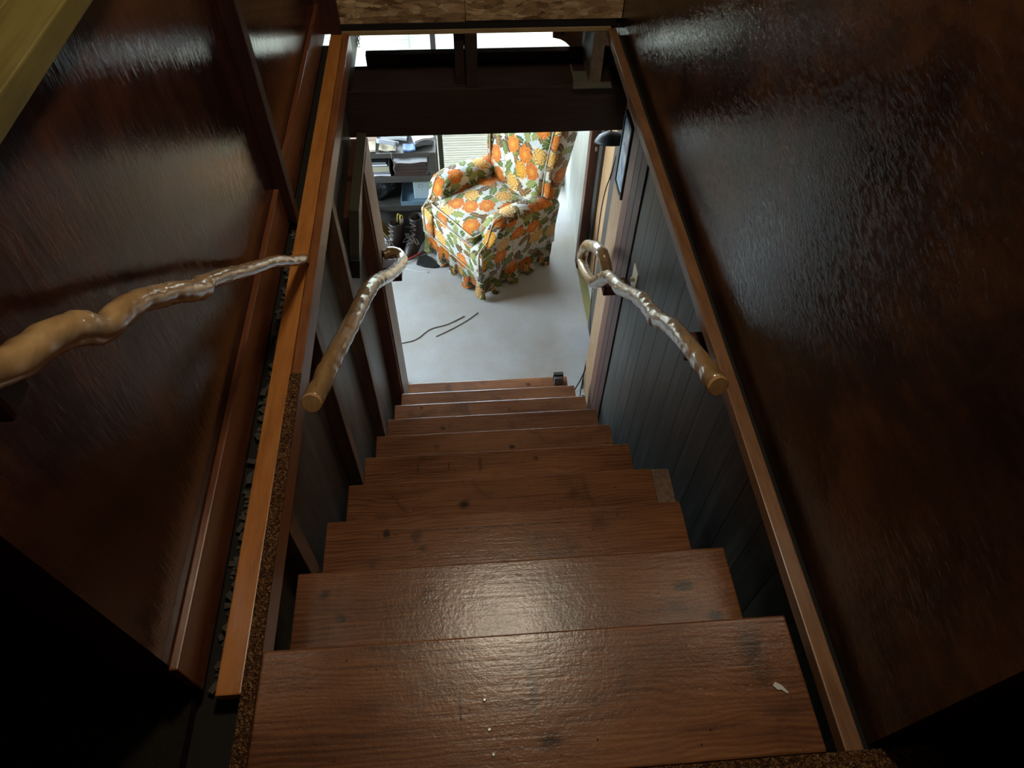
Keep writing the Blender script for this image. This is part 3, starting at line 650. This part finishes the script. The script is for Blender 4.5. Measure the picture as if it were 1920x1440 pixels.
# ================================================================== BLINDS
def blind(label, x0, x1, tilt_deg, zt, zb):
    b = thing('window_blind', label, 'blind', ((x0+x1)/2, 4.43, zb), group='horizontal slat blinds on the far windows')
    obj('head_rail', B(x0, x1, 4.415, 4.450, zt, zt+.03, bev=.003), 'white_paint', b)
    n = int((zt-zb)/.0215); w = .0125; h = (x1-x0)/2
    bm = bmesh.new(); c_, s_ = math.cos(math.radians(tilt_deg)), math.sin(math.radians(tilt_deg))
    rows = [[(-h, u*w*c_, u*w*s_+.002*(1-u*u)), (h, u*w*c_, u*w*s_+.002*(1-u*u))] for u in (-1, 0, 1)]
    grid(bm, rows, cap=False)
    first = obj('blind_slat', bm, 'blind_slat', b, world=False); first.location = (0, 0, .03)
    for k in range(1, n):
        o = first.copy(); COL.objects.link(o); o.parent = b; o.location = (0, 0, .03+k*.0215)
        up_ = min(1, max(0, (k*.0215-.55)/.35))      # the upper slats hang more open than the lower ones
        o.rotation_euler = (random.uniform(-.08, .08)-up_*math.radians(tilt_deg-22), random.uniform(-.002, .002), 0)
    obj('bottom_rail', B(x0, x1, 4.420, 4.440, zb, zb+.016, bev=.003), 'white_paint', b)
    for u in (.15, .5, .85): 
        x = x0+(x1-x0)*u; obj('ladder_cord', tube(bmesh.new(), [(x, 4.4165, zb), (x, 4.4165, zt)], .0011, 5, 0), 'cable_white', b)
blind('brighter narrow slat blind on the far window at left', -1.02, -.415, 20, -.43, -2.14)
blind('wide slat blind on the far window behind the armchair', -.400, .765, 63, -.43, -2.14)

# ================================================================== BOOKCASE and what is on it
bc = thing('bookcase', 'low dark wooden shelf unit against the window, left of the armchair', 'bookcase', (-.56, 4.03, FL))
X0, X1, Y0, Y1 = -.90, -.265, 3.88, 4.22
for (a, b) in ((X0, X0+.045), (X1-.048, X1)):
    for (c, d) in ((Y0, Y0+.045), (Y1-.045, Y1)): obj('post', B(a, b, c, d, FL, -1.550, bev=.003), 'shelf_dark', bc)
obj('top_board', B(X0, X1, Y0+.004, Y1, -1.585, -1.548, bev=.003), 'shelf_dark', bc)
obj('shelf_board', B(X0+.01, X1-.01, Y0+.002, Y1-.01, -1.790, -1.735, bev=.003), 'shelf_dark', bc)
obj('shelf_board', B(X0+.01, X1-.01, Y0+.004, Y1-.01, -2.05, -2.00, bev=.003), 'shelf_dark', bc)
obj('back_panel', B(X0+.01, X1-.012, Y1-.012, Y1-.002, FL+.002, -1.59), 'shelf_dark', bc)
obj('darkening_panel', B(X0+.046, X1-.05, Y0+.05, Y0+.062, FL+.002, -2.052), 'shelf_dark', bc)  # dark sheet added to darken the space under the bottom shelf
obj('plinth', B(X0+.01, X1-.01, Y0+.006, Y0+.03, FL+.002, FL+.06, bev=.003), 'shelf_dark', bc)
rp = obj('rear_post', B(-.258, -.222, 4.28, 4.32, FL, -.9, bev=.003), 'shelf_dark'); tag(rp, 'dark upright post standing behind the low shelf unit', 'post')
def item(name, label, cat, mat, c, size, rz=0, tiltx=0, tilty=0, group=None, pages=None, bev=.002):
    """a book or sheet bundle: cover slab, with a page block of its own where it shows"""
    R = Matrix.Rotation(rz, 3, 'Z') @ Matrix.Rotation(tiltx, 3, 'X') @ Matrix.Rotation(tilty, 3, 'Y')
    w, d, h = size
    if pages:
        t_ = thing(name, label, cat, c, group=group)
        bm = bmesh.new(); bx(bm, -w/2, w/2, -d/2, d/2, -h/2, -h/2+.0025); bx(bm, -w/2, w/2, -d/2, d/2, h/2-.0025, h/2); bx(bm, -w/2, -w/2+.003, -d/2, d/2, -h/2+.0025, h/2-.0025)
        bmesh.ops.rotate(bm, verts=bm.verts[:], cent=(0, 0, 0), matrix=R); obj('cover', bm, mat, t_, world=False)
        bm = B(-w/2+.003, w/2-.004, -d/2+.003, d/2-.003, -h/2+.0025, h/2-.0025); bmesh.ops.rotate(bm, verts=bm.verts[:], cent=(0, 0, 0), matrix=R); obj('page_block', bm, pages, t_, world=False)
        return t_
    bm = bmesh.new(); nx = 6
    rows = []
    for i in range(nx+1):   # slightly wavy sheet bundle
        x = -w/2+w*i/nx; wv = .0035*math.sin(i*1.3+c[0]*40)
        rows.append([(x, -d/2, -h/2+wv), (x, d/2, -h/2+wv), (x, d/2, h/2+wv), (x, -d/2, h/2+wv)])
    grid(bm, rows, close=True); bmesh.ops.rotate(bm, verts=bm.verts[:], cent=(0, 0, 0), matrix=R); bmesh.ops.translate(bm, verts=bm.verts[:], vec=c)
    o = obj(name, bm, mat); return tag(o, label, cat, group)
# books lying on the upper shelf, left stack
z = -1.735
for (h, m, pg, lab, dx) in ((.022, 'paper_white', None, 'loose white papers under the left book stack', 0), (.018, 'book_navy', 'book_grey', 'thin navy book low in the left stack', .004), (.046, 'book_cream', 'book_cream', 'thick cream book in the middle of the left stack', .002), (.020, 'book_navy', 'paper_white', 'navy book with white pages high in the left stack', -.006), (.016, 'black_plain', 'paper_grey', 'black book on top of the left stack', -.01)):
    if pg: item('book', lab, 'book', m, (-.705+dx, 4.01, z+h/2), (.20, .26, h), random.uniform(-.03, .03), group='books on the upper shelf', pages=pg)
    else: item('paper_stack', lab, 'papers', m, (-.705+dx, 4.01, z+h/2+.003), (.20, .26, h-.006), .03, group='papers on the upper shelf')
    z += h+.0005
z = -1.735
for (h, m, pg, lab) in ((.024, 'book_brown', 'book_brown', 'lowest dark brown binder of the right stack'), (.026, 'book_brown', 'book_brown', 'second dark brown binder from the bottom of the right stack'), (.030, 'book_brown', 'book_brown', 'third dark brown binder of the right stack'), (.026, 'book_brown', 'book_brown', 'topmost dark brown binder of the right stack')):
    item('binder', lab, 'binder', m, (-.452+random.uniform(-.004, .004), 4.01, z+h/2), (.235, .26, h-.001), random.uniform(-.02, .02), group='brown binders on the upper shelf', pages=pg); z += h
item('paper_stack', 'white papers lying on the brown binders', 'papers', 'paper_white', (-.452, 4.0, z+.016), (.235, .25, .018), .03, group='papers on the upper shelf')
o = obj('string', tube(bmesh.new(), [(-.575, 3.872, -1.53), (-.573, 3.868, -1.58), (-.560, 3.868, -1.625), (-.572, 3.868, -1.66), (-.562, 3.870, -1.70)], .0028, 6, 5), 'string_tan'); tag(o, 'thin pale string hanging over the front of the shelf unit', 'string')
# clutter on top
TOPZ = -1.548
tops = [('paper_stack', 'wide cream folder at the left front on the shelf unit', 'papers', 'paper_cream', (-.770, 3.955, .012), (.17, .11, .016), .03),
 ('paper_stack', 'tan envelope pile at the far left on the shelf unit', 'papers', 'paper_pink', (-.775, 4.115, .024), (.20, .17, .038), -.04),
 ('paper_stack', 'cream sheets on the tan envelope pile', 'papers', 'paper_cream', (-.765, 4.11, .057), (.21, .17, .014), .10),
 ('paper_stack', 'pinkish leaflets stacked left of the dark camera case', 'papers', 'paper_pink', (-.765, 4.12, .086), (.20, .14, .026), -.1),
 ('paper_stack', 'flat white magazine in the middle of the clutter', 'papers', 'paper_white', (-.555, 4.115, .022), (.19, .17, .022), -.10),
 ('paper_stack', 'white envelope lying on the flat magazine behind the grey roll', 'papers', 'paper_white', (-.545, 4.12, .048), (.18, .14, .012), .1),
 ('paper_stack', 'blue-grey leaflet near the front edge of the clutter', 'papers', 'paper_blue', (-.450, 3.935, .011), (.085, .075, .012), .04),
 ('paper_stack', 'white magazine tilted at the right end of the clutter', 'papers', 'paper_white', (-.358, 4.02, .055), (.14, .13, .018), .30),
 ('paper_stack', 'dark leaflet pile under the tilted white magazine', 'papers', 'paper_grey', (-.358, 4.02, .022), (.14, .13, .030), .25),
 ('paper_stack', 'tall pile of white sheets at the back of the clutter', 'papers', 'paper_white', (-.385, 4.165, .050), (.13, .08, .080), .03),
 ('paper_stack', 'pale bundle at the right rear corner of the shelf unit', 'papers', 'paper_grey', (-.288, 4.165, .040), (.035, .09, .060), .0),
 ('paper_stack', 'cream card sticking out under the grey roll', 'papers', 'paper_cream', (-.600, 3.960, .010), (.12, .10, .010), -.08)]
for n_, lab, cat_, m, (x, y, dz), s_, rz in tops: item(n_, lab, cat_, m, (x, y, TOPZ+dz), s_, rz, 0, 0, group='papers heaped on the shelf unit')
o = obj('paper_roll', tube(bmesh.new(), [(-.675, 3.985, TOPZ+.040), (-.60, 3.965, TOPZ+.038), (-.525, 3.945, TOPZ+.036)], .017, 12, 3), 'paper_grey', smooth=True); tag(o, 'grey paper roll lying across the front of the clutter', 'roll')
cm = thing('camera_case', 'small dark camera-like case on the heaped papers', 'case', (-.60, 4.11, TOPZ+.06))
obj('case_body', B(-.64, -.56, 4.085, 4.135, TOPZ+.0605, TOPZ+.11, bev=.008), 'paper_grey', cm); obj('case_lens', lathe(bmesh.new(), [(.02, 0), (.02, .014), (.012, .02)], (-.60, 4.085, TOPZ+.085), 14, Matrix.Rotation(PI/2, 3, 'X')), 'black_plain', cm)
o = obj('pen', tube(bmesh.new(), [(-.40, 4.0, TOPZ+.073), (-.33, 4.04, TOPZ+.073)], .004, 8, 0), 'cable_red'); tag(o, 'dark red pen on the tilted white magazine', 'pen')
# lower shelf: bin with white device, bag, folder
bn = thing('storage_bin', 'shallow pale blue plastic tray on the lower shelf', 'tray', (-.435, 4.02, -2.0))
obj('tray_floor', B(-.555, -.325, 3.886, 4.16, -2.0, -1.992), 'bin_blue', bn)
for (a, b, c, d) in ((-.555, -.549, 3.886, 4.16), (-.331, -.325, 3.886, 4.16), (-.549, -.331, 3.886, 3.892), (-.549, -.331, 4.154, 4.16)): obj('tray_side', B(a, b, c, d, -1.992, -1.965), 'bin_blue', bn)
dv = thing('white_device', 'pale boxy device with a round ring on its face in the tray', 'device', (-.395, 4.0, -1.992))
obj('device_body', B(-.455, -.336, 3.95, 4.06, -1.991, -1.84, bev=.006), 'device_white', dv)
obj('device_ring', tube(bmesh.new(), [(-.40+.016*math.cos(2*PI*k/20), 3.949, -1.875+.016*math.sin(2*PI*k/20)) for k in range(21)], .0014, 6, 0), 'paper_grey', dv)
bm = bmesh.new(); bmesh.ops.create_icosphere(bm, subdivisions=4, radius=1)
for v in bm.verts:
    n_ = mnoise.noise(v.co*2.3)*.22+mnoise.noise(v.co*6)*.08; v.co *= 1+n_; v.co = Vector((-.715+v.co.x*.115, 4.03+v.co.y*.11, -1.895+max(-.103, v.co.z*.125)))
o = obj('plastic_bag', bm, 'bag_plastic', smooth=True); tag(o, 'crumpled shiny black plastic bag on the lower shelf', 'bag')
o = obj('folder', prism(bmesh.new(), [(-.80, -1.99), (-.785, -1.985), (-.665, -2.23), (-.68, -2.236)], 'y', 3.76, 3.87), 'book_navy'); tag(o, 'dark folder leaning against the foot of the shelf unit', 'folder')
o2 = obj('yellow_edge', prism(bmesh.new(), [(-.786, -1.984), (-.780, -1.981), (-.657, -2.228), (-.664, -2.231)], 'y', 3.755, 3.865), 'folder_yellow', o)
o = obj('wood_offcut', B(-.655, -.605, 3.70, 3.74, FL, FL+.03, bev=.003), 'gusset_wood'); tag(o, 'small orange wood offcut on the carpet by the door jamb', 'offcut')

# ================================================================== BOOTS
def boot(loc, rz, label, loop, lean=0):
    b = thing('work_boot', label, 'boot', loc, rz, group='worn boots beside the armchair')
    # foot sections along x (toe at +x): (x, half width, top height)
    def outline(z, s=1.0): return [(-.13*s, -.028), (-.12*s, -.038), (-.02, -.036), (.08, -.046), (.135, -.042), (.165*s, -.020), (.168*s, .010), (.14, .034), (.08, .044), (-.02, .034), (-.12*s, .036), (-.13*s, .026)]
    bm = bmesh.new(); prism(bm, [(p[0], p[1]*1.08) for p in outline(0, 1.03)], 'z', 0, .026); bx(bm, -.13, -.05, -.037, .037, -.0, .034)
    obj('sole', bm, 'boot_sole', b, world=False)
    bm = bmesh.new(); rows = []
    #  x-centre, z, half length, half width  (rings rising from the foot to the shaft)
    for (xc, z, hl, hw) in ((.020, .024, .150, .046), (.020, .040, .148, .047), (.012, .062, .138, .045), (-.008, .082, .112, .042), (-.032, .100, .088, .040), (-.052, .122, .068, .040), (-.060, .150, .060, .041), (-.062, .185, .060, .043), (-.062, .215, .062, .045), (-.062, .232, .063, .046)):
        row = []
        for q in range(20):
            an = 2*PI*q/20; ct, st_ = math.cos(an), math.sin(an)
            r_ = 1+.05*mnoise.noise(Vector((ct*2, st_*2, z*20)))
            row.append((xc+hl*r_*math.copysign(abs(ct)**.8, ct), hw*r_*math.copysign(abs(st_)**.8, st_), z+.010*(ct > .3)*(z > .2)))
        rows.append(row)
    # open top: turn inwards
    last = rows[-1]
    rows.append([(-.062+(p[0]+.062)*.86, p[1]*.86, p[2]+.002) for p in last]); rows.append([(-.062+(p[0]+.062)*.80, p[1]*.8, p[2]-.09) for p in last])
    grid(bm, rows, close=True)
    obj('upper', bm, 'boot_leather', b, world=False, smooth=True)
    P = []
    for k in range(9):
        z = .085+k*.016; x = .095-.006*k-(.02*k if k < 4 else .06+.003*k); s = 1 if k % 2 else -1
        x = [.098, .070, .046, .026, .013, .006, .002, 0, .0][k]; P.append((x+.004, .024*s, z+.004))
    obj('lace', tube(bmesh.new(), P, .0032, 6, 4), 'lace_grey', b, world=False, smooth=True)
    obj('lace', tube(bmesh.new(), [(.03, .0, .12), (.07, .03, .125), (.085, .055, .10), (.06, .06, .085), (.035, .02, .115), (.05, -.04, .11), (.08, -.06, .085), (.06, -.03, .09), (.03, .0, .12)], .003, 6, 5), 'lace_grey', b, world=False, smooth=True)
    if loop:
        for dy in (-.014, .014):
            obj('pull_loop', tube(bmesh.new(), [(-.118, dy, .20), (-.120, dy, .255), (-.108, dy, .278), (-.094, dy, .262), (-.088, dy, .21)], .0038, 6, 5), 'loop_yellow', b, world=False, smooth=True)
    return b
boot((-.630, 3.690, FL), math.radians(-128), 'dark brown laced work boot with yellow pull loops beside the armchair', True)
boot((-.470, 3.738, FL), math.radians(-112), 'dark work boot tucked between the laced boot and the armchair', False)
bm = tube(bmesh.new(), [(-.66, 3.53, FL+.006), (-.58, 3.525, FL+.006), (-.52, 3.56, FL+.026), (-.46, 3.60, FL+.030), (-.42, 3.63, FL+.030)], .0055, 6, 6)
o = obj('red_cable', bm, 'cable_red', smooth=True); tag(o, 'red cable on the carpet in front of the boots', 'cable')
o = obj('white_cable', tube(bmesh.new(), [(-.60, 3.50, FL+.004), (-.53, 3.475, FL+.004), (-.45, 3.445, FL+.004), (-.37, 3.43, FL+.004)], .004, 6, 6), 'cable_white', smooth=True); tag(o, 'thin white cable on the carpet in front of the boots', 'cable')
o = obj('shadow_slab', prism(bmesh.new(), [(-.46, 3.52), (-.40, 3.49), (-.33, 3.475), (-.29, 3.485), (-.335, 3.55), (-.385, 3.61), (-.44, 3.59)], 'z', FL+.001, FL+.022), 'black_plain'); tag(o, 'flat black slab standing for the shadow under the armchair skirt beside the boots', 'mat')  # shadow at the skirt and boots, built as a black slab
o = obj('string', tube(bmesh.new(), [(-.57, 2.74, FL+.003), (-.46, 2.77, FL+.003), (-.36, 2.86, FL+.003), (-.24, 2.90, FL+.003), (-.12, 2.97, FL+.003)], .0035, 6, 6), 'string_tan', smooth=True); tag(o, 'thin grey string lying across the carpet, left of the armchair', 'string')
o = obj('string', tube(bmesh.new(), [(-.32, 2.79, FL+.003), (-.20, 2.86, FL+.003), (-.10, 2.93, FL+.003), (-.02, 3.0, FL+.003)], .003, 6, 6), 'string_tan', smooth=True); tag(o, 'short grey string nearer the armchair skirt corner', 'string')

# ================================================================== SMALL THINGS ON THE WALLS AND STAIRS
# metal cabinet on the left stairwell wall, hung with its top tipped forward
cb = thing('metal_cabinet', 'olive grey metal cabinet tipped forward on the left stairwell wall', 'cabinet', (-.54, 2.06, -.75))
Rt = Matrix.Rotation(math.atan(.15), 4, 'Y')
def cabpart(name, mat, a, b, parent=cb, bev=.003):
    bm = B(a[0], a[1], a[2], a[3], a[4], a[5], bev=bev)
    bm.transform(Matrix.Translation((-.500, 0, -.40)) @ Rt); return obj(name, bm, mat, parent)
cabpart('cabinet_body', 'olive_metal', (-.036, -.004, 1.80, 2.33, -.36, 0), ())
obj('backing_board', B(-.576, -.545, 1.86, 2.10, -.74, -.48, bev=.002), 'stud_red', cb); obj('hanger', B(-.565, -.528, 1.9, 2.05, -.54, -.50), 'black_plain', cb)
for a in ((-.006, .004, 1.80, 2.33, -.045, 0), (-.006, .004, 1.80, 2.33, -.36, -.315), (-.006, .004, 1.80, 1.85, -.315, -.045), (-.006, .004, 2.28, 2.33, -.315, -.045)): cabpart('frame_bar', 'olive_metal', a, (), bev=.002)
cabpart('cabinet_door', 'olive_metal_light', (-.006, -.001, 1.85, 2.28, -.315, -.045), (), bev=.0)
cabpart('latch', 'black_plain', (-.034, .008, 1.775, 1.80, -.34, -.24), (), bev=.003)
# picture
pc = thing('framed_picture', 'small framed bluish picture on the right wall under the beam', 'picture', (.634, 2.20, -.645))
for a in ((.624, .637, 2.122, 2.275, -.645, -.630), (.624, .637, 2.122, 2.275, -.300, -.285), (.624, .637, 2.122, 2.136, -.630, -.300), (.624, .637, 2.261, 2.275, -.630, -.300)): obj('picture_frame', B(*a, bev=.002), 'black_plain', pc)
obj('mount', B(.630, .635, 2.136, 2.261, -.630, -.300), 'device_white', pc)
obj('print', B(.6285, .6302, 2.152, 2.246, -.612, -.318), 'print_blue', pc)
# switch
sw = thing('light_switch', 'ivory switch plate on the grey panelling beside the looped handrail', 'switch', (.638, 1.72, -.76))
obj('switch_plate', B(.634, .640, 1.685, 1.760, -.815, -.695, bev=.002), 'switch_ivory', sw); obj('toggle', B(.618, .635, 1.717, 1.728, -.765, -.745, bev=.002), 'switch_ivory', sw)
# black shade under the beam
sh = thing('lamp_shade', 'black bowl shaped shade hanging under the beam at right', 'lamp shade', (.695, 2.74, -.75))
R3 = Matrix.Rotation(math.radians(-20), 3, 'X')
obj('shade_bowl', lathe(bmesh.new(), [(.006, .055), (.03, .052), (.062, .036), (.082, .010), (.085, 0), (.080, .001), (.058, .028), (.02, .042), (.004, .044)], (.695, 2.74, -.752), 28, R3), 'black_plain', sh, smooth=True)
obj('shade_cord', tube(bmesh.new(), [(.695, 2.762, -.702), (.695, 2.775, -.40), (.695, 2.775, -.032)], .004, 6, 0), 'cable_black', sh)
obj('thumb_switch', B(.614, .624, 2.70, 2.708, -.777, -.752), 'metal_nail', sh)
# cords
o = obj('extension_cord', tube(bmesh.new(), [(.742, 2.76, -.85), (.738, 2.80, -1.0), (.736, 2.86, -1.15), (.738, 2.90, -1.35), (.74, 2.88, -1.7), (.742, 2.80, -2.1), (.735, 2.66, -2.25)], .0035, 6, 6), 'cable_black', smooth=True); tag(o, 'thin dark cord hanging down the tan wall', 'cord')
o = obj('extension_cord', tube(bmesh.new(), [(.690, 2.40, -1.55), (.672, 2.36, -1.80), (.655, 2.32, -2.0), (.618, 2.29, -2.16), (.580, 2.27, -2.262)], .0042, 6, 6), 'cable_black', smooth=True); tag(o, 'dark cord dropping to the carpet right of the lowest tread', 'cord')
o = obj('cable_coil', tube(bmesh.new(), [(.628, 2.27, -2.262), (.640, 2.31, -2.20), (.650, 2.34, -2.08), (.642, 2.33, -2.05), (.625, 2.28, -2.14), (.606, 2.22, -2.25), (.60, 2.16, -2.262), (.63, 2.14, -2.258), (.65, 2.19, -2.262), (.62, 2.22, -2.258)], .004, 6, 6), 'cable_black', smooth=True); tag(o, 'looped black cable on the floor at the stair foot', 'cable')
# grey strap on the lowest tread
sp = thing('grey_block', 'grey faced block standing on the lowest tread at right', 'block', (.44, 2.15, -2.043))
obj('block_body', B(.412, .472, 2.17, 2.195, -2.0425, -1.972, bev=.003), 'boot_leather', sp); obj('block_face', B(.416, .466, 2.150, 2.170, -2.0425, -1.984, bev=.002), 'strap_grey', sp)
# scraps on the top tread
bm = prism(bmesh.new(), [(.436, -.128), (.442, -.122), (.452, -.128), (.462, -.142), (.458, -.143), (.450, -.136), (.443, -.136)], 'z', .0005, .003)
o = obj('paper_scrap', bm, 'paper_white'); tag(o, 'torn white paper scrap on the top tread at right', 'scrap')
# red thing on the ledge
bm = B(-1.06, -.97, .52, .66, .929, .955, bev=.006); o = obj('red_cloth', bm, 'red_cloth'); tag(o, 'dark red folded cloth on the olive ledge', 'cloth')

# ================================================================== STAIRWELL LAMP
lm = thing('ceiling_lamp', 'round frosted globe lamp hanging over the stair opening', 'lamp', (LAMP_POS[0], LAMP_POS[1], 2.4))
obj('lamp_base', lathe(bmesh.new(), [(.06, 2.4), (.06, 2.385), (.02, 2.37)], (LAMP_POS[0], LAMP_POS[1], 0), 20), 'bulb_socket', lm)
obj('lamp_stem', lathe(bmesh.new(), [(.018, 2.385), (.018, LAMP_POS[2]+LAMP_R-.004)], (LAMP_POS[0], LAMP_POS[1], 0), 14), 'bulb_socket', lm)
obj('globe', lathe(bmesh.new(), [(max(.002, LAMP_R*math.sin(PI*k/16)), LAMP_POS[2]-LAMP_R*math.cos(PI*k/16)) for k in range(17)], (LAMP_POS[0], LAMP_POS[1], 0), 28), 'bulb_glow', lm, smooth=True)
